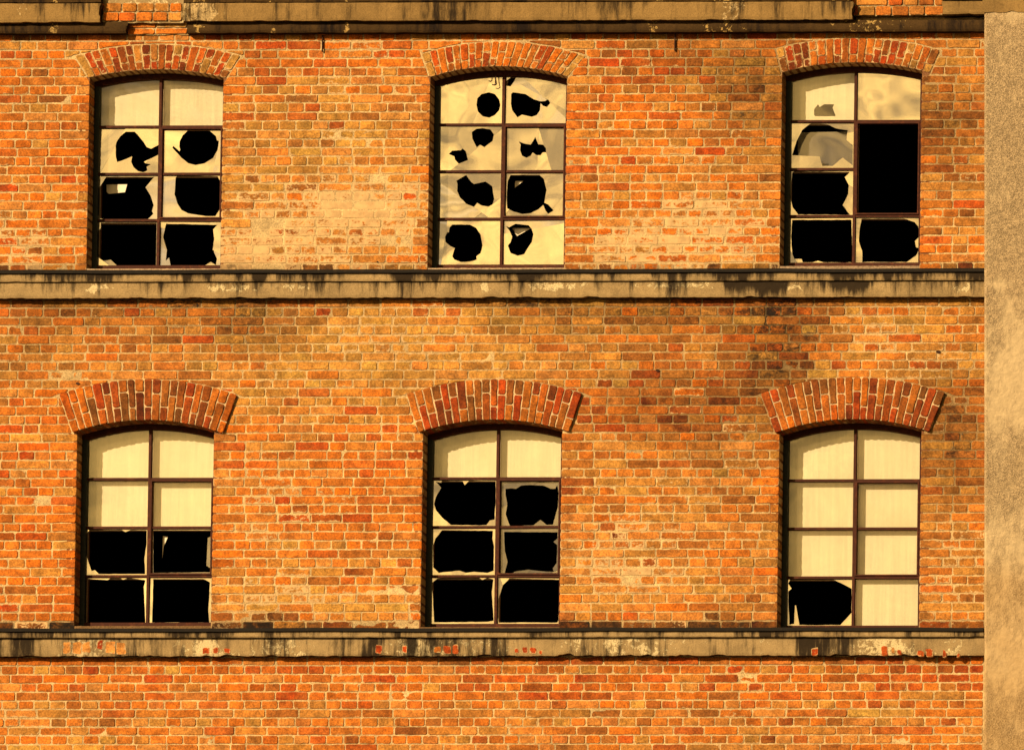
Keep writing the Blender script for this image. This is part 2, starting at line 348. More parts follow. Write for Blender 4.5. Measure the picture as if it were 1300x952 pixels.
# (cx, cy, rx, ry, {palette: extra weight}, mortar patch, soot)
REG = [
 (40, 190, 90, 150, {ORANGE: 3, MIDOR: 3, RED: 1}, 0.0, 0),
 (60, 300, 90, 60, {PALE: 2, BROWN: 1}, .15, 0),
 (420, 80, 140, 40, {RED: 4, ORANGE: 2, MIDOR: 2}, 0.02, 0),
 (420, 170, 130, 70, {TAN: 4, YELLOW: 4, PALE: 3}, .12, 0),
 (420, 285, 150, 60, {TAN: 3, PALE: 4}, .24, 0),
 (330, 320, 90, 40, {PALE: 3}, .18, 0),
 (790, 130, 80, 70, {ORANGE: 4, RED: 3, MIDOR: 3}, 0, 0),
 (880, 90, 110, 50, {BROWN: 3, RED: 2, YELLOW: 2}, 0, .12),
 (860, 210, 120, 60, {ORANGE: 3, TAN: 2, PALE: 2}, .08, 0),
 (850, 305, 130, 40, {ORANGE: 4, PALE: 3}, .28, 0),
 (960, 150, 60, 80, {BROWN: 3, TAN: 2}, 0, .10),
 (1210, 170, 50, 90, {BROWN: 5, TAN: 4}, .12, .10),
 (1210, 290, 50, 50, {ORANGE: 3, RED: 2, TAN: 2}, 0, 0),
 (150, 430, 170, 60, {TAN: 3, MIDOR: 3, BROWN: 1}, .03, .02),
 (480, 430, 180, 60, {YELLOW: 6, TAN: 5, PALE: 2}, .05, 0),
 (780, 420, 130, 50, {TAN: 5, BROWN: 3, YELLOW: 2}, .02, .06),
 (990, 430, 55, 75, {BROWN: 5, DKRED: 1}, 0, .50),
 (1150, 430, 100, 50, {YELLOW: 4, TAN: 4, ORANGE: 2}, .05, 0),
 (60, 640, 70, 130, {ORANGE: 5, MIDOR: 4, RED: 3}, 0, 0),
 (340, 640, 90, 90, {MIDOR: 3, PALE: 3, ORANGE: 2}, .05, 0),
 (450, 640, 120, 90, {ORANGE: 4, RED: 2, MIDOR: 4}, .04, 0),
 (430, 505, 140, 40, {TAN: 4, YELLOW: 3, ORANGE: 2}, .05, 0),
 (420, 750, 150, 30, {YELLOW: 4, PALE: 3}, .14, 0),
 (860, 510, 100, 50, {BROWN: 5, DKRED: 4, RED: 2}, .03, .05),
 (830, 620, 120, 70, {MIDOR: 4, TAN: 3, BROWN: 1}, .05, 0),
 (780, 710, 110, 60, {ORANGE: 3, PALE: 4, YELLOW: 2}, .12, 0),
 (930, 640, 60, 120, {MIDOR: 3, BROWN: 2, TAN: 3}, .02, .02),
 (1210, 560, 50, 90, {BROWN: 6, TAN: 4}, .08, .10),
 (1210, 700, 50, 70, {TAN: 4, MIDOR: 3}, .10, 0),
 (300, 860, 400, 25, {ORANGE: 4, MIDOR: 3, RED: 2}, 0, 0),
 (900, 860, 400, 25, {ORANGE: 3, RED: 4, MIDOR: 2}, 0, 0),
 (60, 480, 80, 30, {TAN: 3, BROWN: 2}, .02, .03),
 (300, 415, 70, 36, {BROWN: 3}, 0, .28), (140, 400, 110, 22, {BROWN: 2}, 0, .22), (860, 400, 130, 22, {BROWN: 2}, 0, .30), (720, 400, 40, 40, {}, 0, .16),
 (880, 520, 110, 46, {DKRED: 2}, 0, .24), (1215, 555, 40, 90, {BROWN: 2}, 0, .30), (960, 110, 50, 70, {BROWN: 2}, 0, .26), (1205, 150, 45, 60, {}, 0, .26),
 (330, 75, 50, 30, {}, 0, .20), (20, 90, 50, 60, {}, 0, .16), (860, 75, 60, 30, {}, 0, .20), (930, 590, 40, 70, {}, 0, .16), (50, 440, 60, 40, {}, 0, .12),
 (520, 430, 90, 40, {YELLOW: 3}, .04, -.1), (780, 740, 60, 30, {PALE: 4, YELLOW: 3}, .15, 0), (320, 770, 40, 20, {PALE: 4}, .15, 0), (460, 250, 70, 30, {PALE: 4}, .12, 0), (890, 260, 70, 25, {PALE: 4}, .14, 0),
]
def region(px, py):
    wts = list(BASE); patch = 0.12; soot = 0.0
    for cx, cy, rx, ry, add, p, s in REG:
        g = math.exp(-((px-cx)/rx)**2-((py-cy)/ry)**2)
        if g > 0.02:
            for k, v in add.items(): wts[k] += v*g*1.9
            patch += p*g; soot += s*g
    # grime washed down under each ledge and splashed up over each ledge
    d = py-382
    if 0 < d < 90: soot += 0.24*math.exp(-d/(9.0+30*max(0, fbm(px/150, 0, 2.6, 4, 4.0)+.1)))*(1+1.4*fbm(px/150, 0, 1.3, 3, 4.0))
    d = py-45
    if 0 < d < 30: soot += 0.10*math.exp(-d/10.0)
    d = 797-py
    if 0 < d < 26: soot += 0.55*math.exp(-d/9.0)*max(0, 1+1.2*fbm(px/150, 2, 1.1, 3, 1.0)); patch += 0.18*math.exp(-d/14.0)
    d = 343-py
    if 0 < d < 20: soot += 0.42*math.exp(-d/6.0)*max(0, 1+1.3*fbm(px/150, 5, 1.4, 3, 2.0)); patch += .12*math.exp(-d/10.0)
    d = py-836
    if 0 < d < 16: soot += 0.10
    return wts, patch+0.13*fbm(px/150, py/150, 1.2, 4, 9.0), soot
def pick(px, py):
    wts, patch, soot = region(px, py)
    k = rng.choices(range(9), wts)[0]; c = PAL[k]
    j = rng.choices(range(9), wts)[0]; d = PAL[j]; f = rng.random()*0.5
    tot = sum(wts); avg = tuple(sum(w_*p[i] for w_, p in zip(wts, PAL))/tot for i in range(3))
    v = rng.uniform(0.78, 1.20); z_ = rng.uniform(.0, .5)
    c = tuple(((a*(1-f)+b*f)*(1-z_)+m_*z_)*v for a, b, m_ in zip(c, d, avg))
    d1, d2 = 797-py, 343-py
    if (0 < d1 < 11 and rng.random() < .72) or (0 < d2 < 11 and rng.random() < .45) or (11 < d1 < 22 and rng.random() < .12):
        g = rng.uniform(.45, .95); k_ = A(46, 25, 12); c = tuple(a*(1-g)+b*g for a, b in zip(c, k_))
    return c, patch+rng.uniform(-.10, .10), soot+rng.uniform(-.05, .05)

# ------------------------------------------------------------------ brick maker
def round_poly(poly, jit=0.0042, cr=0.010, rg=rng):
    """convex outline -> worn outline with clipped corners and uneven edges (anticlockwise)"""
    n = len(poly); a = sum(poly[i][0]*poly[(i+1) % n][1]-poly[(i+1) % n][0]*poly[i][1] for i in range(n))
    if a < 0: poly = poly[::-1]
    out = []
    for i in range(n):
        p, q = Vector(poly[i]), Vector(poly[(i+1) % n]); L = (q-p).length
        if L < 1e-5: continue
        d = (q-p)/L; nn = Vector((d.y, -d.x))
        c0 = min(L*0.3, cr*rg.uniform(.35, 1.5)); c1 = min(L*0.3, cr*rg.uniform(.35, 1.5))
        out.append(p+d*c0)
        k = 3 if L > 0.18 else (2 if L > 0.09 else 0)
        for t in range(k):
            s = c0+(L-c0-c1)*(t+1)/(k+1)
            out.append(p+d*s-nn*(rg.random()*jit*1.6-jit*0.55))
        out.append(q-d*c1)
    return [(v.x, v.y) for v in out]
def brick_geo(poly, y0, depth, bev=0.0028, rg=rng):
    o = round_poly(poly, rg=rg); n = len(o)
    cx = sum(p[0] for p in o)/n; cz = sum(p[1] for p in o)/n
    def sh(p, d):
        v = Vector((p[0]-cx, p[1]-cz)); L = v.length
        return (cx+v.x*(1-d/max(L, .02)), cz+v.y*(1-min(.5, d/max(abs(v.y), .012)) if abs(v.y) > .008 else 1))
    v = []
    tx, tz = rg.uniform(-.008, .008), rg.uniform(-.02, .02)
    yy = lambda q: y0+(q[0]-cx)*tx+(q[1]-cz)*tz
    for p in o: q = sh(p, bev+.013); v.append((q[0], yy(q)-.0004, q[1]))
    for p in o: q = sh(p, bev); v.append((q[0], yy(q)+rg.uniform(-.0006, .0006), q[1]))
    for p in o: v.append((p[0], y0+bev*1.1, p[1]))
    for p in o: v.append((p[0], y0+depth, p[1]))
    f = [tuple(range(n))]
    for r in (0, 1, 2):
        for i in range(n):
            j = (i+1) % n
            f.append((r*n+i, (r+1)*n+i, (r+1)*n+j, r*n+j))
    return v, f
def rim(v, soot, patch, pure):
    """mask per vertex: mortar smears gather towards the edges of a brick"""
    n = len(v)//4
    return [(soot, max(0, patch-.02), pure)]*n+[(soot, patch+.13, pure)]*n+[(soot, patch+.22, pure)]*n+[(soot, patch+.3, pure)]*n
def clip_half(poly, nx, nz, d):
    """keep the part of a polygon with nx*x+nz*z >= d"""
    out = []; n = len(poly)
    for i in range(n):
        p, q = poly[i], poly[(i+1) % n]
        a, b = nx*p[0]+nz*p[1]-d, nx*q[0]+nz*q[1]-d
        if a >= 0: out.append(p)
        if (a >= 0) != (b >= 0):
            t = a/(a-b); out.append((p[0]+(q[0]-p[0])*t, p[1]+(q[1]-p[1])*t))
    return out
def area(p):
    n = len(p); return abs(sum(p[i][0]*p[(i+1) % n][1]-p[(i+1) % n][0]*p[i][1] for i in range(n)))/2

bricks = []          # (poly, y0, depth, colour, patch, soot, is_full)
JX, JZ = 0.0105, 0.0085
def lay(x0, x1, z0, z1, y0=0.0, depth=0.03, cut=None):
    """one brick of the coursed wall, cut round the arches"""
    poly = [(x0, z0), (x1, z0), (x1, z1), (x0, z1)]; full = True
    cxm, czm = (x0+x1)/2, (z0+z1)/2
    for w in WIN.values():
        ol, il, orr, ir = w['ends']
        if cxm < ol[0]-.5 or cxm > orr[0]+.5 or czm > w['zcrown']+.8 or czm < w['zcrown']-.6: continue
        # inside the wedge of the ring?
        def side(a, b, p): return (b[0]-a[0])*(p[1]-a[1])-(b[1]-a[1])*(p[0]-a[0])
        best = None; cands = []
        # above the outer arc
        dx, dz = cxm-w['cx'], czm-w['cz']; dd = math.hypot(dx, dz)
        nx, nz = dx/dd, dz/dd
        R = w['ro']+JZ*0.8
        cands.append(clip_half(poly, nx, nz, nx*w['cx']+nz*w['cz']+R))
        for a, b, s in ((ol, il, -1), (orr, ir, 1)):          # beyond the radial ends
            ex, ez = a[0]-b[0], a[1]-b[1]; L = math.hypot(ex, ez)
            nxe, nze = (-ez/L, ex/L) if s < 0 else (ez/L, -ex/L)
            cands.append(clip_half(poly, nxe, nze, nxe*a[0]+nze*a[1]+JX*0.8))
        # below the ring (in the jamb, under the springing)
        zlow = min(il[1], ir[1])-0.002
        cands.append(clip_half(poly, 0, -1, -zlow))
        best = max(cands, key=lambda q: area(q) if len(q) > 2 else 0)
        if len(best) < 3 or area(best) < 0.0009: return
        if area(best) < area(poly)*0.985: full = False
        poly = best
    xs = [p[0] for p in poly]; zs = [p[1] for p in poly]
    if max(xs)-min(xs) < 0.022 or max(zs)-min(zs) < 0.016: return
    px, py = PX(cxm, czm)
    c, patch, soot = pick(px, py)
    y = y0+rng.uniform(-.0018, .0016)+(0.003 if rng.random() < .08 else 0)
    bricks.append((poly, y, depth, c, patch, soot, full and cut is None and depth < .05))

def course(z0, z1, kind, x0=XL, x1=None, y0=0.0, phase=None):
    x1 = XP if x1 is None else x1
    zm = (z0+z1)/2
    # free stretches between the openings
    gaps = [(x0, x1)]
    for w in WIN.values():
        if z1 > w['zb']+0.02 and z0 < w['ends'][1][1]-0.0:
            ng = []
            for a, b in gaps:
                if w['xl'] > a and w['xr'] < b: ng += [(a, w['xl']), (w['xr'], b)]
                else: ng.append((a, b))
            gaps = ng
    for a, b in gaps:
        L = 0.275 if kind else 0.1372
        x = a
        left_jamb = a > x0+.01; right_jamb = b < x1-.01
        ph = (rng.uniform(-.03, .03)+(0.0 if kind else -.069)) if not left_jamb else 0.0
        x = a+ph-(L if not left_jamb else 0)
        first = True
        while x < b-.02:
            l = L*rng.uniform(.93, 1.06)
            if kind and rng.random() < .07: l = 0.1372*rng.uniform(.95, 1.1)
            if not kind and rng.random() < .05: l = 0.275*rng.uniform(.95, 1.02)
            if first and left_jamb and not kind: l = 0.19 if rng.random() < .5 else .137
            e = x+l
            if b-e < 0.07: e = b+(0 if right_jamb else JX)
            lo = max(x, a)+(0.0 if (first and left_jamb) else JX/2*rng.uniform(.6, 1.5))
            hi = min(e, b)-(0.0 if (e >= b and right_jamb) else JX/2*rng.uniform(.6, 1.5))
            jamb = (first and left_jamb) or (e >= b and right_jamb)
            if hi-lo > .025:
                lay(lo, hi, z0+JZ/2+rng.uniform(-.0015, .0015), z1-JZ/2+rng.uniform(-.0015, .0015), y0, 0.124 if jamb else 0.03, cut=True if jamb else None)
            x = e; first = False
def coursed(ztop, zbot, n, k0):
    p = (ztop-zbot)/n
    wob = [0.0]+[rng.uniform(-.0025, .0025) for _ in range(n-1)]+[0.0]
    for i in range(n):
        course(ztop-(i+1)*p+wob[i+1], ztop-i*p+wob[i], (i+k0) % 2)
coursed(Z_TOPBAND0+0.02, Z_MID1-0.004, 27, 0)
coursed(Z_MID0+0.01, Z_LOW1-0.004, 37, 1)
pz = 0.0737
nlow = 22
coursed(Z_LOW0+0.012, Z_LOW0+0.012-nlow*pz, nlow, 1)
ZBOT = Z_LOW0+0.012-nlow*pz
# brick core laid bare where the top cornice has broken away
for (xa, xb, ya, yb, n) in ((126, 231, 4, 27.5, 2), (1078, 1200, -5, 20.5, 2)):
    za, zb_ = WP(xa, ya, -.06)[1], WP(xa, yb, -.06)[1]; p = (za-zb_)/n
    for i in range(n):
        course(za-(i+1)*p, za-i*p, i == 0 and xa > 500 and False, WP(xa, 15, -.06)[0], WP(xb, 15, -.06)[0], -0.065)
for i in range(2):
    za, zb_ = WP(200, 28, -.02)[1], WP(200, 44, -.02)[1]; p = (za-zb_)/2
    course(za-(i+1)*p, za-i*p, 1, WP(159, 35, -.02)[0], WP(238, 35, -.02)[0], -0.02)

# ------------------------------------------------------------------ mortar sheet behind the bricks
def build_wall():
    mb = MB()
    step = 0.027
    x0, x1, z1, z0 = XL-0.02, XP+0.12, WP(650, -40)[1], ZBOT
    nx = int((x1-x0)/step); nz_ = int((z1-z0)/step)
    idx = -np.ones((nz_+1, nx+1), dtype=int)
    vs_, cs, ms, fs = [], [], [], []
    for j in range(nz_+1):
        z = z0+(z1-z0)*j/nz_
        for i in range(nx+1):
            x = x0+(x1-x0)*i/nx
            if in_opening(x, z, 0.035) and not in_opening(x, z, 0.0) is False and in_opening(x, z, -0.05): continue
            idx[j, i] = len(vs_)
            px, py = PX(x, z); wts, patch, soot = region(px, py)
            y = 0.0042-0.0085*max(0, patch-.22)+0.0016*fbm(x, z, 9, 4)
            vs_.append((x, max(y, -0.0012), z))
            tot = sum(wts); dark = (wts[BROWN]+wts[SOOTY]+wts[DKRED])/tot
            warm = (wts[TAN]+wts[YELLOW])/tot
            c = np.array(A(246, 188, 108)); d = np.array(A(172, 112, 50))
            k = min(1, max(0, dark*1.3-.12+.35*warm+0.25*fbm(x, z, 1.3, 3, 3.0)))
            c = c*(1-k)+d*k
            cs.append(tuple(c)); ms.append((max(0, soot), patch, 0))
    keep = lambda x, z: not in_opening(x, z, 0.004)
    for j in range(nz_):
        for i in range(nx):
            q = [idx[j, i], idx[j, i+1], idx[j+1, i+1], idx[j+1, i]]
            if min(q) < 0: continue
            if all(keep(vs_[k][0], vs_[k][2]) for k in q): fs.append(tuple(q))
    mb.add(vs_, fs, cs, ms)
    # linings of the openings: a narrow collar on the face, then the sides of the reveal
    for w in WIN.values():
        a = opening_outline(w, 0.0015); b = opening_outline(w, 0.075)
        n = len(a); px, py = PX(w['xl'], w['zcrown'])
        v = [(p[0], 0.0045, p[1]) for p in b]+[(p[0], 0.0045, p[1]) for p in a]+[(p[0], 0.36, p[1]) for p in a]
        f = []
        for r in (0, 1):
            for i in range(n):
                jn = (i+1) % n
                f.append((r*n+i, r*n+jn, (r+1)*n+jn, (r+1)*n+i))
        mb.add(v, f, A(170, 104, 54), (0.12, 0, 0))
    # plain wall beyond the view, down to the ground and up and to the left
    c = A(205, 120, 58)
    mb.box(XL-4, XL-0.02, 0.004, 0.36, 0, WP(0, -40)[1]+3, c); mb.box(XL-0.02, XP+3, 0.004, 0.36, 0, ZBOT-0.001, c)
    mb.box(XL-0.02, XP+3, 0.004, 0.36, WP(0, -40)[1]+0.001, WP(0, -40)[1]+3, c)
    return mb.build('wall', M_MORTAR, bld)
wall = build_wall()

# bricks: the 300 that show largest are parts, the others one mesh
def vis(b):
    xs = [p[0] for p in b[0]]; zs = [p[1] for p in b[0]]
    px, py = PX(sum(xs)/len(xs), sum(zs)/len(zs))
    return area(b[0]) if (8 < px < 1292 and 4 < py < 948 and b[6] and len(b[0]) == 4) else 0
order = sorted(range(len(bricks)), key=lambda i: -vis(bricks[i])); singles = set(order[:300])
VAR = []
vr = random.Random(3)
for i in range(18):
    m = MB(); l = 0.2625; h = 0.0625
    v, f = brick_geo([(-l/2, -h/2), (l/2, -h/2), (l/2, h/2), (-l/2, h/2)], 0.0, 0.03, rg=vr)
    m.add(v, f, (.5, .5, .5), rim(v, 0, 0, 0)); VAR.append(m.mesh('brick', M_BRICK1))
mass = MB()
for i, (poly, y, depth, c, patch, soot, full) in enumerate(bricks):
    if i in singles:
        xs = [p[0] for p in poly]; zs = [p[1] for p in poly]
        o = bpy.data.objects.new('brick', rng.choice(VAR)); link(o, wall)
        o.location = ((min(xs)+max(xs))/2, y, (min(zs)+max(zs))/2)
        o.scale = ((max(xs)-min(xs))/0.2625, 1, (max(zs)-min(zs))/0.0625)
        if rng.random() < .5: o.scale.x *= 1.0; o.rotation_euler = (0, math.pi, 0)
        k = 1-min(.5, max(0, soot)*.85)
        o.color = (c[0]*k, c[1]*k, c[2]*k, max(0, patch))
    else:
        v, f = brick_geo(poly, y, depth); mass.add(v, f, c, rim(v, max(0, soot), max(0, patch), rng.random() if rng.random() < .4 else 0))
bm_ = mass.build('brick_field', M_BRICK, wall); bm_['kind'] = 'stuff'

# ------------------------------------------------------------------ brick arches over the windows
def build_arch(k, w):
    yf = -w['proj']-0.001; cx, cz, ri = w['ci']; ro = w['ro']
    ol, il, orr, ir = w['ends']
    low = w['proj'] > 0
    # radial lines are interpolated between the two end lines
    def line(t):
        ia = math.atan2(il[0]-cx, il[1]-cz); ib = math.atan2(ir[0]-cx, ir[1]-cz); a = ia+(ib-ia)*t
        oa = math.atan2(ol[0]-cx, ol[1]-cz); ob = math.atan2(orr[0]-cx, orr[1]-cz); b = oa+(ob-oa)*t
        return (cx+ri*math.sin(a), cz+ri*math.cos(a)), (cx+ro*math.sin(b), cz+ro*math.cos(b))
    def at(t, s):
        p, q = line(t); return (p[0]+(q[0]-p[0])*s, p[1]+(q[1]-p[1])*s)
    body = MB(); n = 24; v = []; f = []
    for i in range(n+1):
        t = 0.004+0.992*i/n
        for s in (0.012, 0.985): p = at(t, s); v.append((p[0], yf+0.006, p[1]))
    m = len(v); v += [(a, 0.122, b) for a, _, b in v]
    for i in range(n):
        f += [(2*i, 2*i+2, 2*i+3, 2*i+1), (2*i, 2*i+m, 2*i+2+m, 2*i+2), (2*i+1, 2*i+3, 2*i+3+m, 2*i+1+m)]
    f += [(0, 1, 1+m, m), (2*n, 2*n+m, 2*n+1+m, 2*n+1)]
    body.add(v, f, A(250, 190, 116) if low else A(222, 150, 82), (0.05, 0, 0))
    arch = body.build('arch', M_MORTAR, bld)
    arch['label'] = 'projecting arch of red bricks' if low else 'flush arch of orange and red bricks'
    N = w['n']; cols = {'UL': (RED, DKRED, MIDOR), 'UM': (ORANGE, RED, MIDOR), 'UR': (RED, MIDOR, DKRED)}.get(k, (DKRED, RED, MIDOR, BROWN))
    edge = [0.0]+[(i+rng.uniform(-.09, .09))/N for i in range(1, N)]+[1.0]
    for i in range(N):
        s1 = (0.66 if i % 2 else 0.33)+rng.uniform(-.05, .05)
        if k in ('UL', 'UM', 'UR'): s1 = (0.36 if i % 2 else (1.0 if rng.random() < .35 else .62))+rng.uniform(-.04, .0)
        cuts = [0.0, s1, 1.0] if s1 < .92 else [0.0, 1.0]
        for j in range(len(cuts)-1):
            g = 0.12*0.5/N*1.15; gs = 0.013
            t0, t1 = edge[i]+g, edge[i+1]-g
            s0, s1_ = cuts[j]+(gs if j else 0), cuts[j+1]-(gs if j < len(cuts)-2 else 0)
            poly = [at(t0, s0), at(t1, s0), at(t1, s1_), at(t0, s1_)]
            c = PAL[rng.choice(cols)]; d = PAL[rng.choice(cols)]; f_ = rng.random()*.5
            if k[0] == 'U' and rng.random() < .12: c = PAL[TAN]
            if (k == 'LL' and (i < 3 or i > N-3)) or (k == 'LR' and rng.random() < .12): c = PAL[ORANGE]
            vv = rng.uniform(.72, 1.08)
            c = tuple((a*(1-f_)+b*f_)*vv for a, b in zip(c, d))
            px, py = PX(poly[0][0], poly[0][1])
            pt = 0.0 if low else 0.22
            if k[0] == 'U' and (i < 1 or i >= N-1): c = PAL[BROWN if rng.random()<.5 else TAN]; pt = .22
            v_, f2 = brick_geo(poly, yf+rng.uniform(-.002, .0025), 0.121+w['proj'], 0.003)
            mb = MB(); mb.add(v_, f2, c, rim(v_, 0.16 if j == 0 and rng.random() < .4 else .03, pt+rng.uniform(-.05, .08), .9))
            mb.build('arch_brick', M_BRICK, arch)
    return arch
for k, w in WIN.items(): build_arch(k, w)

# ------------------------------------------------------------------ string courses
def ragged(x0, x1, z0, z1, yf, yb, mat, name, parent, chip=0.004, maskf=None, dx=0.02, nz_=6, endchip=0.0, slope=0.0, bulge=0.0):
    """a rendered ledge: box with a finely divided, slightly uneven face and chipped lower edge"""
    nx = max(2, int((x1-x0)/dx)); mb = MB(); v = []; ms = []
    for i in range(nx+1):
        for j in range(nz_+1):
            x = x0+(x1-x0)*i/nx; t = j/nz_
            zz0 = z0+chip*(max(0, fbm(x, z0, 6, 4, 5.0))*2.2+0.35*fbm(x, z0, 30, 3, 6.0)); zz1 = z1+chip*0.3*fbm(x, z1, 12, 3, 8.0)
            z = zz0+(zz1-zz0)*t
            ex = 0.0
            if endchip and i in (0, nx): ex = endchip*fbm(z, x, 14, 3, 2.0)
            y = yf+0.0015*fbm(x, z, 14, 3, 1.0)+slope*t-bulge*math.sin(math.pi*min(1, t*1.0))
            if j == 0: y += 0.004
            v.append((x+ex, y, z)); px, py = PX(x, z, yf); ms.append(maskf(px, py, t, x) if maskf else (0, 0, 0))
    f = []; k = nz_+1
    for i in range(nx):
        for j in range(nz_): f.append((i*k+j, (i+1)*k+j, (i+1)*k+j+1, i*k+j+1))
    b = len(v)
    for i in range(nx+1): v.append((v[i*k][0], yb, v[i*k][2]+.004)); ms.append((1.0, 0, 0))  # underside coloured near-black: shade under the ledge painted in along with soot
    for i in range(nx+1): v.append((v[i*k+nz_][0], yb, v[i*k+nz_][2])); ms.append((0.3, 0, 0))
    for i in range(nx):
        f.append((i*k, b+i, b+i+1, (i+1)*k)); f.append((i*k+nz_, (i+1)*k+nz_, b+nx+1+i+1, b+nx+1+i))
    for i in (0, nx):
        col_ = [i*k+j for j in range(k)]; back = [b+nx+1+i, b+i]
        f.append(tuple(col_+back) if i else tuple((col_+back)[::-1]))
    mb.add(v, f, (.5, .5, .5), ms)
    return mb.build(name, mat, parent)

def ends(pa, pb, y, px_y): return WP(pa, px_y, y)[0], WP(pb, px_y, y)[0]
# --- middle course
def m_up(px, py, t, x):
    return (0.32+0.22*t+0.40*fbm(x, 0, 2.2, 4, 11.0)+0.2*fbm(x, 0, 9, 3, 12.0), 0.0, 0)
FLK = [(122, 366, 26, 10), (288, 366, 45, 8), (615, 366, 8, 10), (700, 363, 60, 9), (860, 362, 70, 7), (1010, 364, 20, 8), (380, 364, 40, 5), (1225, 365, 22, 9)]
def m_low(px, py, t, x):
    g = sum(math.exp(-((px-a)/c)**2-((py-b)/d)**2) for a, b, c, d in FLK)
    st = 0.18+0.22*t+0.25*fbm(x, 0, 3, 4, 14.0)
    if 920 < px < 1000: st += 0.25*t+.12
    if 1040 < px < 1110: st += 0.3*t
    return (st, 0.75*min(1, g), 0)
XE = WP(1249, 360, -.15)[0]+0.02
def ledge(zA, zB, y, za=None): return zA
yb = 0.02
zt = lambda py, y: WP(650, py, y)[1]
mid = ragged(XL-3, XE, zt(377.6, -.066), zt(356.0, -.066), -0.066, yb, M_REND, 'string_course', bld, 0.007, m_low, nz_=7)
mid['label'] = 'middle string course with dark drip stains'
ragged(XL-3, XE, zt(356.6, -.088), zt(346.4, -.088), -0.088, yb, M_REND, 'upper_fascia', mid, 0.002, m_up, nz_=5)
def flash(z0, z1, yf, parent, wav):
    mb = MB(); nx = 150; v = []; f = []
    for i in range(nx+1):
        x = XL-3+(XE-XL+3)*i/nx; d = wav*fbm(x, 0, 1.1, 3, z0)+0.0015*fbm(x, 0, 12, 2, 3.0)
        v += [(x, yf, z0+d), (x, yf, z1+d), (x, 0.02, z1+d+.012), (x, 0.02, z0+d)]
    for i in range(nx):
        for j in range(4): f.append((4*i+j, 4*i+4+j, 4*i+4+(j+1) % 4, 4*i+(j+1) % 4))
    f += [(0, 1, 2, 3), (4*nx+3, 4*nx+2, 4*nx+1, 4*nx)]
    mb.add(v, f); return mb.build('drip_strip', M_FLASH, parent)
flash(zt(346.2, -.105), zt(341.8, -.105), -0.105, mid, 0.004)

# --- lower course, plaster fallen away in places
def l_low(px, py, t, x):
    st = 0.22+0.36*max(0, fbm(x, 0, 1.7, 4, 21.0))+0.15*fbm(x, py/150, 4, 4, 22.0)
    for a, c in ((15, 40), (185, 25), (470, 30), (535, 35), (610, 40), (745, 20), (1030, 30), (1075, 20)): st += 0.26*math.exp(-((px-a)/c)**2)
    fl = 0.25+0.3*fbm(x, py/150, 3, 3, 23.0)
    for a, c in ((110, 55), (350, 40), (560, 90), (800, 90), (1120, 70), (250, 40)): fl += 0.35*math.exp(-((px-a)/c)**2)
    return (max(0, st), max(0, fl), 0)
def l_up(px, py, t, x): return (0.30+0.38*fbm(x, 0, 3, 4, 25.0)+.12*t, 0.22, 0)
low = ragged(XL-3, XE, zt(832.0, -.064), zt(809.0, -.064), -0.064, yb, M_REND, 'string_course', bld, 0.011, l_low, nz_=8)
low['label'] = 'lower string course with plaster fallen off its bricks'
ragged(XL-3, XE, zt(808.4, -.092), zt(800.8, -.092), -0.092, yb, M_REND, 'upper_fascia', low, 0.003, l_up, nz_=5)
flash(zt(800.8, -.108), zt(796.6, -.108), -0.108, low, 0.006)
# bricks that show through the fallen plaster
EXP = [(123, 130, 812, 824, RED), (80, 90, 815, 829, PALE), (92, 103, 815, 829, PALE), (105, 115, 815, 829, PALE), (134, 146, 815, 829, PALE), (148, 160, 816, 830, PALE),
       (258, 266, 822, 829, RED), (270, 278, 822, 829, RED), (284, 293, 823, 829, RED), (477, 485, 819, 829, RED), (510, 517, 818, 829, RED),
       (551.5, 560, 820, 829, MIDOR), (563, 572, 820, 829, RED), (574, 581.5, 818, 829, RED), (653, 658, 822, 829, RED), (662.5, 670, 821, 829, RED), (673, 681, 821, 830, RED), (684, 689, 826, 830, RED),
       (1029, 1038, 822, 831, RED), (1119, 1126, 820, 831, RED), (1131, 1136, 821, 830, PALE), (1139, 1144, 824, 831, RED), (1164, 1173, 825, 833, RED), (1175.5, 1184, 823, 833, RED), (1197, 1202, 825, 834, RED), (1215, 1219, 829, 834, RED)]
for (a, b, c, d, kk) in EXP:
    p = [WP(a, d, -.065), WP(b, d, -.065), WP(b, c, -.065), WP(a, c, -.065)]
    mb = MB(); p = [(q[0]+rng.uniform(-.006, .006), q[1]+rng.uniform(-.008, .008)) for q in p]
    v, f = brick_geo(p, -0.0662, 0.03, 0.001); mb.add(v, f, PAL[kk], rim(v, 0.04, 0.28, .6)); mb.build('exposed_brick', M_BRICK, low)

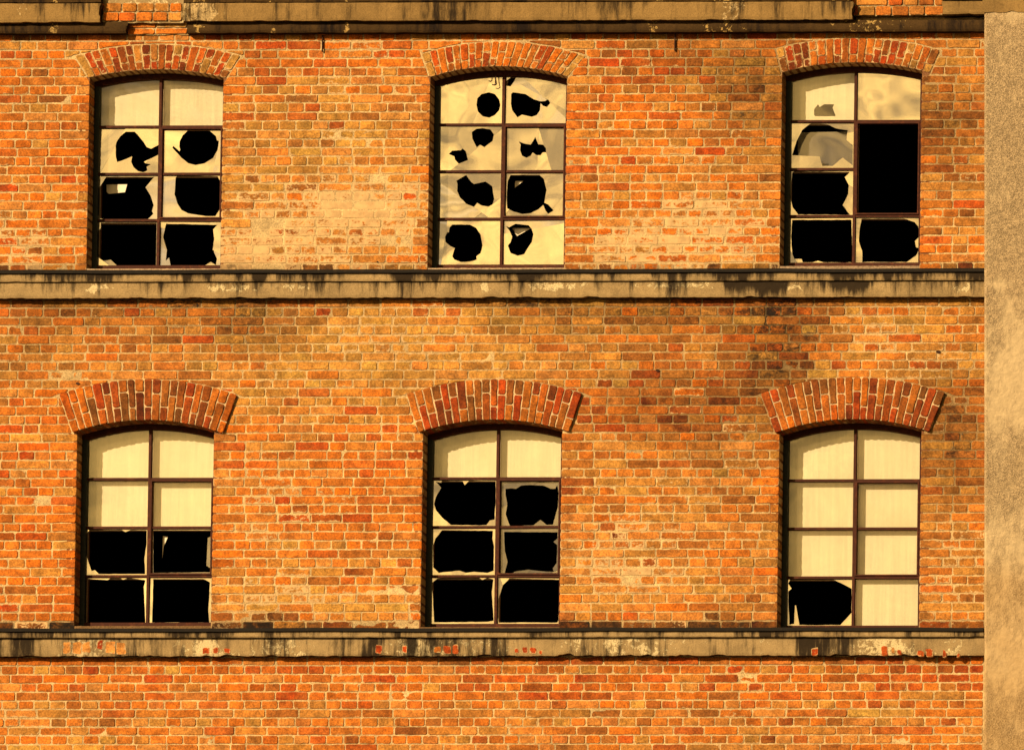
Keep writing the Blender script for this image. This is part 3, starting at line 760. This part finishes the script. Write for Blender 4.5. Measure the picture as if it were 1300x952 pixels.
# --- top cornice, broken twice
def t_band(px, py, t, x):
    st = 0.20+0.30*fbm(x, py/150, 1.6, 4, 31.0)+0.12*t
    fl = 0.05
    for a, c in ((235, 30), (265, 20), (930, 30), (30, 15)): fl += 0.5*math.exp(-((px-a)/c)**2)
    if 1195 < px < 1215: st -= .2
    return (max(0, st), fl, 0)
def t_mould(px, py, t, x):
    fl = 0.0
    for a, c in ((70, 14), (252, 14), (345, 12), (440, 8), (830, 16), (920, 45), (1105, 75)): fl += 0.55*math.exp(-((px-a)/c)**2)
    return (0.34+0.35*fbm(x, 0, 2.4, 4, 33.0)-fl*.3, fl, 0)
yB, yM = -0.120, -0.070
first = None
for (pa, pb, pya, pyb) in ((None, 125.5, 27.2, 5), (231, 1082, 26, 4.2), (1196, None, 20, 3)):
    xa = XL-3 if pa is None else WP(pa, 15, yB)[0]; xb = XE if pb is None else WP(pb, 15, yB)[0]
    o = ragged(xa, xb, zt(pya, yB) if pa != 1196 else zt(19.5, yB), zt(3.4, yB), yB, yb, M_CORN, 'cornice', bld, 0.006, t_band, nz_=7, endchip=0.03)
    if first is None: first = o
    o['label'] = 'rendered cornice band above the windows'
for (pa, pb) in ((None, 159), (238, 1246), (1250, None)):
    if pa == 1250: continue
    xa = XL-3 if pa is None else WP(pa, 36, yM)[0]; xb = XE if pb is None or pb > 1240 else WP(pb, 36, yM)[0]
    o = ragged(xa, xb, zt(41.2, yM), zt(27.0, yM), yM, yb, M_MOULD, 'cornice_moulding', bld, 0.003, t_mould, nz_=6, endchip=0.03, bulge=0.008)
for (pa, pb) in ((None, 126), (232, 1080), (1196, None)):
    xa = XL-3 if pa is None else WP(pa, 3, -.115)[0]; xb = XE if pb is None else WP(pb, 3, -.115)[0]
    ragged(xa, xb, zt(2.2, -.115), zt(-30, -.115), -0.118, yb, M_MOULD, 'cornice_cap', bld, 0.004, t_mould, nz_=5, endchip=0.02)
# rubble core and mortar behind the breaks
for (pa, pb, p0, p1, y) in ((124, 233, 28.5, -40, -.055), (1078, 1200, 21.5, -40, -.055), (157, 240, 44, 27, -.012)):
    xa, xb = WP(pa, 15, y)[0], WP(pb, 15, y)[0]
    ragged(xa, xb, zt(p0, y), zt(p1, y), y, yb, M_REND, 'broken_core', bld, 0.006, lambda px, py, t, x: (0.12, 0.55, 0), nz_=6)

# ------------------------------------------------------------------ windows
YF, YG, YI = 0.130, 0.150, 0.190       # frame face, outer glass, inner sash face
def zoom(x0, y0, s): return lambda pts: [(x0+a/s, y0+b/s) for a, b in pts]
z1 = zoom(110, 90, 7.222); z2 = zoom(110, 215, 7.222); z3 = zoom(545, 85, 7.222); z4 = zoom(545, 212, 7.222); z5 = zoom(990, 80, 7.027); z6 = zoom(990, 208, 7.027)
z7 = zoom(95, 665, 7.027); z8 = zoom(540, 540, 7.222); z9 = zoom(540, 665, 7.106); za_ = zoom(990, 665, 7.027)
# broken-out holes, per window, row (0 at the top) and column
HOLES = {
 'UL': {(1, 0): [z1([(265, 690), (275, 650), (310, 600), (360, 560), (440, 560), (470, 590), (520, 650), (550, 700), (590, 715), (658, 680), (658, 770), (600, 800), (525, 835), (540, 850), (590, 858), (550, 880), (555, 915), (520, 932), (470, 920), (430, 885), (408, 835), (418, 785), (360, 810), (280, 838), (268, 790)])],
        (1, 1): [z1([(935, 540), (1115, 540), (1185, 600), (1195, 640), (1212, 645), (1200, 730), (1160, 800), (1080, 850), (1000, 865), (930, 848), (870, 800), (840, 765), (785, 705), (795, 690), (850, 740), (865, 745), (850, 700), (852, 650), (880, 595)])],
        (2, 0): [z2([(180, 70), (620, 72), (540, 165), (590, 250), (615, 330), (600, 385), (612, 410), (560, 460), (180, 462), (120, 450), (90, 400), (92, 300), (110, 180), (160, 100)])],
        (2, 1): [z2([(815, 78), (830, 60), (1200, 65), (1225, 110), (1225, 360), (1180, 430), (1090, 430), (990, 415), (930, 405), (870, 375), (830, 310), (805, 230), (812, 130)])],
        (3, 0): [z2([(90, 580), (130, 540), (130, 490), (640, 490), (635, 885), (280, 885), (220, 830), (150, 840), (110, 810), (80, 750)])],
        (3, 1): [z2([(730, 500), (1200, 510), (1160, 550), (1170, 640), (1155, 740), (1195, 820), (1185, 880), (1140, 850), (1080, 885), (770, 885), (755, 810), (725, 840), (735, 740), (700, 620)])],
        (0, 1): [z1([(1088, 172), (1104, 176), (1104, 190), (1090, 190)])]},
 'UM': {(0, 0): [z3([(545, 235), (600, 250), (640, 300), (652, 350), (640, 400), (600, 445), (550, 468), (490, 455), (445, 410), (432, 350), (440, 290), (480, 250)])],
        (0, 1): [z3([(765, 235), (880, 250), (960, 300), (1020, 318), (1060, 315), (1090, 300), (1110, 335), (1080, 370), (1045, 360), (1020, 335), (1015, 400), (985, 445), (940, 460), (850, 440), (808, 465), (760, 400), (748, 340), (750, 250)]),
                 z3([(705, 130), (750, 95), (800, 88), (780, 130), (745, 180), (700, 175)])],
        (1, 0): [z3([(390, 600), (430, 570), (490, 563), (560, 575), (592, 620), (580, 680), (505, 738), (465, 715), (435, 740), (395, 660)]),
                 z3([(178, 800), (210, 770), (290, 765), (305, 750), (335, 775), (355, 855), (270, 890), (235, 850), (230, 822)])],
        (1, 1): [z3([(820, 685), (870, 705), (930, 715), (972, 645), (1000, 712), (1045, 715), (1070, 750), (1070, 785), (1040, 785), (1020, 812), (980, 810), (948, 785), (930, 815), (890, 835), (850, 815), (832, 765), (838, 715)])],
        (2, 0): [z4([(248, 128), (338, 75), (385, 140), (410, 158), (470, 145), (515, 135), (545, 155), (578, 180), (585, 240), (595, 295), (580, 345), (540, 365), (480, 355), (440, 330), (410, 368), (340, 340), (280, 280), (255, 220), (258, 155)])],
        (2, 1): [z4([(745, 75), (1010, 75), (1050, 110), (1075, 210), (1055, 330), (1090, 345), (1140, 400), (1090, 432), (1065, 400), (1045, 350), (1000, 390), (930, 425), (850, 432), (770, 410), (715, 380), (712, 260), (720, 130)])],
        (3, 0): [z4([(210, 530), (370, 530), (430, 560), (470, 620), (488, 720), (470, 790), (430, 820), (435, 850), (370, 868), (290, 872), (230, 850), (210, 820), (225, 770), (235, 745), (190, 725), (150, 690), (145, 640), (165, 600), (180, 600), (185, 560)])],
        (3, 1): [z4([(700, 540), (730, 555), (790, 522), (910, 535), (940, 570), (955, 620), (940, 690), (905, 740), (870, 800), (810, 815), (745, 790), (720, 720), (745, 690), (760, 640), (735, 585)])]},
 'UR': {(1, 0): [z5([(110, 825), (150, 700), (200, 600), (270, 545), (340, 540), (440, 555), (500, 585), (605, 600), (595, 690), (650, 735), (650, 915), (560, 845), (470, 920), (380, 920), (355, 835)])],
        (2, 0): [z6([(110, 80), (140, 62), (200, 70), (625, 75), (580, 120), (615, 190), (610, 270), (560, 370), (625, 455), (165, 455), (115, 390), (95, 300)])],
        (3, 0): [z6([(110, 500), (640, 500), (650, 880), (390, 880), (340, 865), (290, 880), (205, 880), (195, 850), (130, 850), (110, 800), (100, 650), (105, 560)])],
        (3, 1): [z6([(730, 490), (1110, 490), (1200, 520), (1235, 560), (1245, 650), (1205, 690), (1215, 745), (1250, 755), (1215, 820), (1130, 878), (800, 875), (735, 880), (735, 780), (705, 690), (710, 600)])]},
 'LL': {(2, 0): [z7([(130, 50), (420, 52), (450, 72), (500, 52), (640, 55), (640, 170), (620, 300), (625, 445), (215, 445), (180, 410), (150, 420), (90, 240), (95, 100)])],
        (2, 1): [z7([(700, 55), (1215, 55), (1215, 150), (1205, 370), (1215, 430), (700, 435)])],
        (3, 0): [z7([(100, 485), (290, 500), (320, 480), (400, 480), (430, 495), (480, 480), (630, 500), (615, 560), (630, 885), (80, 885), (70, 750), (80, 600)])],
        (3, 1): [z7([(700, 490), (1150, 490), (1205, 520), (1200, 600), (1190, 770), (1200, 878), (690, 878)])]},
 'LM': {(1, 0): [z8([(95, 515), (145, 525), (150, 505), (340, 510), (360, 545), (400, 505), (645, 510), (645, 690), (635, 860), (590, 870), (560, 912), (430, 915), (235, 912), (160, 850), (100, 780), (80, 720), (95, 660), (145, 570)])],
        (1, 1): [z8([(735, 580), (790, 575), (830, 580), (880, 550), (960, 545), (1080, 550), (1150, 580), (1190, 580), (1210, 545), (1222, 620), (1215, 750), (1170, 910), (1110, 910), (1055, 865), (990, 915), (775, 920), (735, 810), (750, 720), (735, 640)])],
        (2, 0): [z9([(150, 55), (610, 60), (605, 130), (620, 200), (615, 420), (560, 440), (440, 430), (370, 440), (310, 420), (200, 430), (120, 440), (70, 390), (70, 190), (90, 130)])],
        (2, 1): [z9([(710, 70), (1195, 75), (1190, 130), (1155, 160), (1190, 190), (1185, 350), (1150, 400), (1160, 430), (1050, 425), (930, 410), (800, 430), (790, 440), (715, 440), (740, 340), (715, 240)])],
        (3, 0): [z9([(110, 490), (250, 485), (480, 480), (515, 505), (560, 485), (615, 500), (600, 610), (615, 870), (560, 880), (215, 885), (80, 885), (60, 530)])],
        (3, 1): [z9([(760, 490), (1210, 500), (1200, 870), (1190, 888), (660, 888), (650, 700), (700, 550)])]},
 'LR': {(3, 0): [za_([(95, 490), (480, 495), (640, 575), (640, 790), (540, 900), (175, 900), (145, 725), (135, 725), (128, 890), (85, 895), (75, 610), (105, 575), (75, 530)])]},
}
# panes of the second, inner glazing that are still in place (whitewashed); True: whole
INNER = {'UL': {(0, 0): None, (0, 1): None}, 'UR': {(0, 0): [z5([(310, 470), (310, 420), (345, 375), (360, 400), (400, 375), (490, 375), (475, 405), (500, 470), (500, 482), (320, 482)])]},
         'LL': {(0, 0): None, (0, 1): None, (1, 0): None, (1, 1): None}, 'LM': {(0, 0): None, (0, 1): None},
         'LR': {(r, c): None for r in range(4) for c in range(2) if (r, c) != (3, 0)}}
MISSING = {('UR', 1, 1), ('UR', 2, 1)}
SHARDS = {'UL': [(z2([(180, 140), (370, 138), (350, 210), (200, 225), (182, 205)]), 'blind')],
          'UR': [(z5([(160, 620), (600, 612), (650, 640), (650, 940), (160, 940)]), 'grey')],
          'UM': [(z4([(760, 560), (935, 560), (800, 635)]), 'blind'), (z4([(785, 130), (860, 130), (785, 190)]), 'blind'), (z3([(712, 185), (742, 185), (742, 370), (712, 370)]), 'blind')],
          'LL': [(z7([(785, 105), (830, 112), (790, 200), (778, 300)]), 'blind'), (z7([(1185, 120), (1215, 110), (1212, 395), (1172, 370)]), 'grey')],
          'LR': [(za_([(135, 725), (145, 725), (165, 890), (130, 890)]), 'blind')]}
WLAB = {'UL': 'upper left arched window, lower panes mostly smashed', 'UM': 'upper middle arched window, small ragged hole in every pane',
        'UR': 'upper right arched window with two panes missing altogether', 'LL': 'lower left arched window, top four panes whitewashed',
        'LM': 'lower middle arched window, only the top two panes whole', 'LR': 'lower right arched window with seven whole pale panes'}

def pane_mesh(outline, holes, y0, y1, cracks=0):
    """flat glass with holes cut, given real thickness"""
    xs = [p[0] for p in outline]; zs = [p[1] for p in outline]
    x0, x1, zl, zh = min(xs), max(xs), min(zs), max(zs)
    def inside(p):
        x = min(max(p[0], x0+.0012), x1-.0012); z = min(max(p[1], zl+.0012), zh-.0012)
        return (x, z)
    pts = [Vector(p) for p in outline]; faces = [list(range(len(outline)))]
    for h in holes:
        hh = []
        for i in range(len(h)):
            a, b = Vector(h[i]), Vector(h[(i+1) % len(h)]); k = max(1, int((b-a).length/0.03))
            for t in range(k):
                q = a+(b-a)*t/k
                if t: q += Vector((rng.uniform(-.0015, .0015), rng.uniform(-.0015, .0015)))
                q = inside((q.x, q.y))
                if not hh or (Vector(hh[-1])-Vector(q)).length > 1e-5: hh.append(q)
        if sum(hh[i][0]*hh[(i+1) % len(hh)][1]-hh[(i+1) % len(hh)][0]*hh[i][1] for i in range(len(hh))) < 0: hh.reverse()
        faces.append(list(range(len(pts), len(pts)+len(hh)))); pts += [Vector(p) for p in hh]
    lines, edges = [], []
    if holes:
        for _ in range(cracks):
            h = rng.choice(holes); p = Vector(rng.choice(h)); a = rng.uniform(0, math.pi); d = Vector((math.cos(a), math.sin(a)))
            ts = []
            for s_ in (-1, 1):
                t = 9.0
                for k_, lo_, hi_ in ((0, x0+.002, x1-.002), (1, zl+.002, zh-.05 if len(outline) > 4 else zh-.002)):
                    if abs(d[k_]*s_) > 1e-6: t = min(t, max(((hi_ if d[k_]*s_ > 0 else lo_)-p[k_])/(d[k_]*s_), 0))
                ts.append(p+d*s_*t)
            if (ts[0]-ts[1]).length < .05: continue
            lines.append((p, Vector((-d.y, d.x)))); edges.append((len(pts), len(pts)+1)); pts += ts
    v, e, f, _vo, _eo, fo = delaunay_2d_cdt(pts, edges, faces, 1, 1e-7)
    f = [q for q, o in zip(f, fo) if not any(i > 0 for i in o)]
    # one list of triangles per separate piece of glass
    par = {}
    def root(i):
        par.setdefault(i, i)
        while par[i] != i: i = par[i]
        return i
    groups = {}; key = {}
    for q in f:
        c_ = sum((v[i] for i in q), Vector((0, 0)))/len(q); key[tuple(q)] = tuple((c_-p).dot(n_) > 0 for p, n_ in lines)
        for i in q[1:]: par[root((key[tuple(q)], i))] = root((key[tuple(q)], q[0]))
    for q in f: groups.setdefault(root((key[tuple(q)], q[0])), []).append(q)
    out = []
    for fs in groups.values():
        if sum(area([(v[i].x, v[i].y) for i in q]) for q in fs) < 1.2e-4: continue
        ids = sorted({i for q in fs for i in q}); m = {i: j for j, i in enumerate(ids)}; n = len(ids)
        V = [(v[i].x, y0, v[i].y) for i in ids]+[(v[i].x, y1, v[i].y) for i in ids]
        fs = [tuple(m[i] for i in q) for q in fs]
        F = list(fs)+[tuple(i+n for i in reversed(q)) for q in fs]; cnt = {}
        for q in fs:
            for i in range(len(q)):
                a, b = q[i], q[(i+1) % len(q)]
                if (b, a) in cnt: del cnt[(b, a)]
                else: cnt[(a, b)] = 1
        F += [(a, a+n, b+n, b) for a, b in cnt]
        mb = MB(); mb.add(V, F); out.append(mb)
    return out

def build_window(k, w):
    xl, xr = w['xl'], w['xr']; g = 0.003; FW = 0.046
    zbase = w['zb']-0.004
    xm = sum(WP(*p, YF)[0] for p in w['mull'])/2
    zb_ = [WP((w['L'][0][0]+w['R'][0][0])/2, p, YF)[1] for p in w['bars']]
    zr = WP((w['L'][0][0]+w['R'][0][0])/2, w['base'], YF)[1]           # centre of the bottom rail
    mb = MB(); y0, y1 = YF-.004, YF+0.044
    # arched head
    N = 20
    hv, hf = [], []
    for i in range(N+1):
        x = xl-g+(xr-xl+2*g)*i/N; zo = arch_z(w, x, g); zi = arch_z(w, x, g)-FW*1.0
        for y in (y0, y1):
            hv += [(x, y, zo), (x, y, zi)]
    for i in range(N):
        a = 4*i; b = a+4
        hf += [(a+1, b+1, b, a), (a+2, b+2, b+3, a+3), (a+1, a+3, b+3, b+1), (a, b, b+2, a+2)]
    hf += [(0, 2, 3, 1), (4*N, 4*N+1, 4*N+3, 4*N+2)]
    mb.add(hv, hf)
    zj = min(arch_z(w, xl), arch_z(w, xr))-0.0
    mb.box(xr+g-FW, xr+g, y0+.001, y1-.001, zbase, arch_z(w, xr)-FW*.9)                 # right stile
    mb.box(xl-g, xr+g, y0-.001, y1+.001, zr-0.034, zr+0.0125)                          # bottom rail
    win = mb.build('window', M_FRAME, bld); win['label'] = WLAB[k]
    mb = MB(); mb.box(xl-g, xl-g+FW, y0-.002, y1-.002, zbase, arch_z(w, xl)-FW*.85); mb.build('stile', M_GREEN, win)['label'] = 'left stile painted dark green'
    # glazing bars
    def bar(x0, x1, z0, z1, yy): m = MB(); m.box(x0, x1, yy, YF+.04, z0, z1); m.build('glazing_bar', M_FRAME, win)
    bar(xm-.0110, xm+.0110, zr+.0125, arch_z(w, xm)-FW*.95, YF-.001)
    sides = ((xl+FW-g, xm-.0110), (xm+.0110, xr-FW+g))
    for r, z in enumerate(zb_):
        for c, (a, b) in enumerate(sides):
            if k == 'UR' and r == 1 and c == 1: continue
            bar(a, b, z-.0098, z+.0098, YF+.002)
    # opening casement in the two middle rows on the right
    a, b = sides[1]; m = MB(); zt_, zl_ = zb_[0]-.0098, zb_[2]+.0098; cw = 0.013
    m.box(a+.001, a+cw, YF-.008, YF+.03, zl_, zt_); m.box(b-cw, b-.001, YF-.008, YF+.03, zl_, zt_)
    m.box(a+cw, b-cw, YF-.008, YF+.03, zt_-cw, zt_); m.box(a+cw, b-cw, YF-.008, YF+.03, zl_, zl_+cw)
    m.build('casement', M_FRAME, win)
    # inner sash, painted cream
    ms = MB(); yi, yj = YI, YI+0.03; bw = 0.013
    def ib(x0, x1, z0, z1, e=0.0): ms.box(x0, x1, yi+e, yj-e, z0, z1)
    ib(xl-.003, xl+.036, zbase, arch_z(w, xl)); ib(xr-.036, xr+.003, zbase, arch_z(w, xr))
    ib(xl+.036, xr-.036, zr-.05, zr-.012, .001)
    ib(xm-bw, xm+bw, zr-.012, arch_z(w, xm), .002)
    for r, z in enumerate(zb_):
        ib(xl+.036, xm-bw, z-bw, z+bw, .003)
        if not (k == 'UR' and r <= 1): ib(xm+bw, xr-.036, z-bw, z+bw, .003)
    v, f = [], []
    for i in range(N+1):
        x = xl+(xr-xl)*i/N; zo = arch_z(w, x, .003); v += [(x, yi+.004, zo), (x, yi+.004, zo-.038), (x, yj-.004, zo), (x, yj-.004, zo-.038)]
    for i in range(N):
        p = 4*i; q = p+4
        f += [(p+1, q+1, q, p), (p+1, p+3, q+3, q+1)]
    ms.add(v, f); ms.build('inner_sash', M_CREAM, win)
    # panes
    rows = [None]+zb_+[zr]
    for r in range(4):
        for c, (a, b) in enumerate(sides):
            hi = None if r == 0 else zb_[r-1]-.006
            lo = (zb_[r]+.006) if r < 3 else zr+.006
            a_, b_ = a-.006, b+.006
            def outl(grow=0.0):
                if hi is not None: return [(a_, lo), (b_, lo), (b_, hi), (a_, hi)]
                n = 8; return [(a_, lo), (b_, lo)]+[(b_+(a_-b_)*i/n, arch_z(w, b_+(a_-b_)*i/n)-FW+.006) for i in range(n+1)]
            if (k, r, c) not in MISSING:
                hl = [[WP(*p, YG) for p in h] for h in HOLES.get(k, {}).get((r, c), [])]
                inner = (r, c) in INNER.get(k, {})
                mat = M_CLEAR if inner else (M_GREY if (k == 'LM' and c == 1 and r in (1, 2)) else M_GLASS)
                cx = (a+b)/2; cz = lo; tx, tz = rng.uniform(-.006, .006), rng.uniform(-.006, .006)
                pcs = pane_mesh(outl(), hl, YG, YG+.003, rng.choice((1, 2, 2)) if hl else 0)
                for mb in pcs:
                    if len(pcs) > 1: cx = sum(p[0] for p in mb.v)/len(mb.v); cz = sum(p[2] for p in mb.v)/len(mb.v); tx, tz = rng.uniform(-.018, .018), rng.uniform(-.018, .018)
                    mb.v = [(x, y+(x-cx)*tx+(z-cz)*tz, z) for x, y, z in mb.v]
                    o = mb.build('glass_piece' if len(pcs) > 1 else 'pane', mat, win)
                    if hl and len(pcs) == 1: o['label'] = 'broken pane with a jagged hole'
            if (r, c) in INNER.get(k, {}):
                hs = INNER[k][(r, c)]
                for mb in pane_mesh(outl(), [[WP(*p, YI+.02) for p in h] for h in hs] if hs else [], YI+.004, YI+.007): mb.build('inner_pane', M_BLIND, win)
    for pts, kind in SHARDS.get(k, []):
        mb = MB(); mb.prism([WP(*p, YI+.03) for p in pts], YI+.034, YI+.038)
        mb.build('glass_shard', M_BLIND if kind == 'blind' else M_GREY, win)
    # mortar bed under the frame
    s = MB(); zs0 = w['zb']-.01; zs1 = zr-.036+0.036*0.0
    nn = 40; v, f = [], []
    for i in range(nn+1):
        x = xl+(xr-xl)*i/nn; zt2 = WP((w['L'][0][0]+w['R'][0][0])/2, w['base']+2.2, .004)[1]+.003*fbm(x, 1, 20, 3)
        v += [(x, .004+.002*fbm(x, 0, 25, 3), zs0), (x, .006+.002*fbm(x, 3, 25, 3), zt2), (x, 0.128, zt2-.004)]
    for i in range(nn): f += [(3*i, 3*i+3, 3*i+4, 3*i+1), (3*i+1, 3*i+4, 3*i+5, 3*i+2)]
    s.add(v, f, A(220, 168, 110) if k[0] == 'U' else A(170, 118, 64), (0.06 if k in ('UL', 'UM') else .28, 0, 0)); s.build('sill_bed', M_MORTAR, win)
    if k == 'UM':
        for pts in (z3([(575, 55), (575, 128), (560, 135), (545, 130)]), z3([(605, 62), (608, 110), (618, 160), (600, 170), (578, 166)])):
            q = [WP(*p, .10) for p in pts]; m = MB()
            for (p0, p1) in zip(q, q[1:]):
                d = Vector((p1[0]-p0[0], p1[1]-p0[1])).normalized(); n_ = Vector((-d.y, d.x))*.0035
                m.prism([(p0[0]+n_.x, p0[1]+n_.y), (p0[0]-n_.x, p0[1]-n_.y), (p1[0]-n_.x, p1[1]-n_.y), (p1[0]+n_.x, p1[1]+n_.y)], .097, .104)
            m.build('bent_wire', M_IRON, win)
    return win
for k, w in WIN.items(): build_window(k, w)

# dark rooms behind the windows
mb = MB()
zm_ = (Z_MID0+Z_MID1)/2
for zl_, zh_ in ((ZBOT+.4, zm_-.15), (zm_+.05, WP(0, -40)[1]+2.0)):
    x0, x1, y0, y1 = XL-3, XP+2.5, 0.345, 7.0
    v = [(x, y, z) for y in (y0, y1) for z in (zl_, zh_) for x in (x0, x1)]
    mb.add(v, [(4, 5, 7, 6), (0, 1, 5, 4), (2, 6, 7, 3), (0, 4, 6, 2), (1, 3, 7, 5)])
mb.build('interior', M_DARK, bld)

# iron pins left in the wall under the cornice, and discs whose dark colour stands in for a hole's shade and black spots
for (px, y0_, y1_) in ((409.6, 45, 66), (857.2, 41, 65)):
    a, b = WP(px, y0_, -.012), WP(px, y1_, -.012); m = MB()
    n = 7; v = [(a[0]+.0065*math.cos(i*2*math.pi/n), -.012+.0065*math.sin(i*2*math.pi/n), z) for z in (b[1], a[1]) for i in range(n)]
    m.add(v, [(i, (i+1) % n, n+(i+1) % n, n+i) for i in range(n)]+[tuple(range(n))[::-1], tuple(range(n, 2*n))]); m.build('iron_pin', M_IRON, bld)
for (px, py, r) in ((835, 470.3, .013), (98.5, 487, .012), (1191.5, 447, .016), (479.3, 332.5, .007)):
    c = WP(px, py); m = MB(); n = 9
    rim = [(c[0]+r*1.35*math.cos(i*2*math.pi/n)*rng.uniform(.8, 1.1), -.006, c[1]+r*.8*math.sin(i*2*math.pi/n)) for i in range(n)]
    m.add(rim+[(c[0], -.0045, c[1])], [(i, (i+1) % n, n) for i in range(n)]); m.build('dark_hole_disc', M_IRON, bld)

# ------------------------------------------------------------------ plastered pillar at the right
pil = bpy.data.objects.new('plastered_pillar', None); link(pil)
YP = -0.15
xp0 = WP(1249.3, 476, YP)[0]; xp1 = xp0+1.6
pil.location = (xp0+.8, YP+.1, 0)
pil['label'] = 'beige roughcast plastered pillar at the right edge beside the brickwork'; pil['category'] = 'pillar'
mb = MB(); z0, z1 = ZBOT, WP(1249, -40, YP)[1]; st = 0.02; nx = int((xp1-xp0)/st); nz_ = int((z1-z0)/st)
v, ms = [], []
(xa_, za1), (xb_, zb1) = WP(1249.3, 100, YP), WP(1249.3, 850, YP)
xe_at = lambda z: xa_+(xb_-xa_)*(z-za1)/(zb1-za1)
for j in range(nz_+1):
    for i in range(nx+1):
        z = z0+(z1-z0)*j/nz_; xe = xe_at(z); x = xe+(xp1-xe)*i/nx; px, py = PX(x, z, YP)
        y = YP+0.0012*fbm(x, z, 2.5, 3, 41.0)+0.0022*fbm(x, z, 26, 3, 42.0)+(0.012 if i == 0 else 0)
        ex = 0.0022*fbm(0, z, 14, 4, 43.0) if i == 0 else 0
        v.append((x+ex, y, z))
        sg = 0.0
        for a, b, c, d, q in ((1275, 500, 40, 60, .9), (1290, 420, 25, 50, .7), (1262, 360, 20, 8, .7), (1275, 700, 60, 60, .7), (1280, 840, 60, 60, .8), (1290, 20, 30, 12, .6), (1262, 250, 10, 6, .3)):
            sg += q*math.exp(-((px-a)/c)**2-((py-b)/d)**2)
        og = sm(690, 760, py)*(.75+.4*fbm(x, z, 2, 3, 44.0))
        dk = 0.45*math.exp(-((px-1290)/25)**2-((py-570)/50)**2)+0.25*math.exp(-((py-600)/70)**2)+.3*max(0, 1-py/60)
        ms.append((max(0, dk), min(1, sg), max(0, min(1, og))))
f = [(j*(nx+1)+i, j*(nx+1)+i+1, (j+1)*(nx+1)+i+1, (j+1)*(nx+1)+i) for j in range(nz_) for i in range(nx)]
b0 = len(v)
for j in range(nz_+1): q = v[j*(nx+1)]; v.append((q[0]+.004, .02, q[2])); ms.append((0, 0, 0))
f += [(j*(nx+1), (j+1)*(nx+1), b0+j+1, b0+j) for j in range(nz_)]
mb.add(v, f, (.5, .5, .5), ms)
mb.box(xp0+.09, xp1, YP+.02, 0.3, 0, z1+3, (.5, .5, .5), (0, .3, 0))
mb.box(xe_at(ZBOT), xp1, YP, 0.29, 0, ZBOT-.001, (.5, .5, .5), (0, .3, 0.5))
b = mb.build('plaster_body', M_PILLAR, pil)
o = ragged(WP(1247, 10, YP-.015)[0], xp1, WP(1270, 15.5, YP-.015)[1], z1+.4, YP-.010, YP+.01, M_CORN, 'cap_band', pil, 0.014, lambda px, py, t, x: (0.10, 0.30, 0), nz_=6)
for ob in list(pil.children): ob.matrix_parent_inverse = Matrix.Translation(-Vector(pil.location))

# ------------------------------------------------------------------ ground in front of the factory
mb = MB(); mb.add([(-3000, -3000, 0), (3000, -3000, 0), (3000, 3000, 0), (-3000, 3000, 0)], [(0, 1, 2, 3)])
t = NT('yard_gravel'); n = t.noise(0.8, 8, 0.7); c = t.mix(t.ramp(n, .35, .65), (0.05, 0.04, 0.028), (0.09, 0.07, 0.045))
gr = mb.build('ground', t.done(t.bsdf(c, 0.95)), None); gr['kind'] = 'structure'
print('bricks', len(bricks))
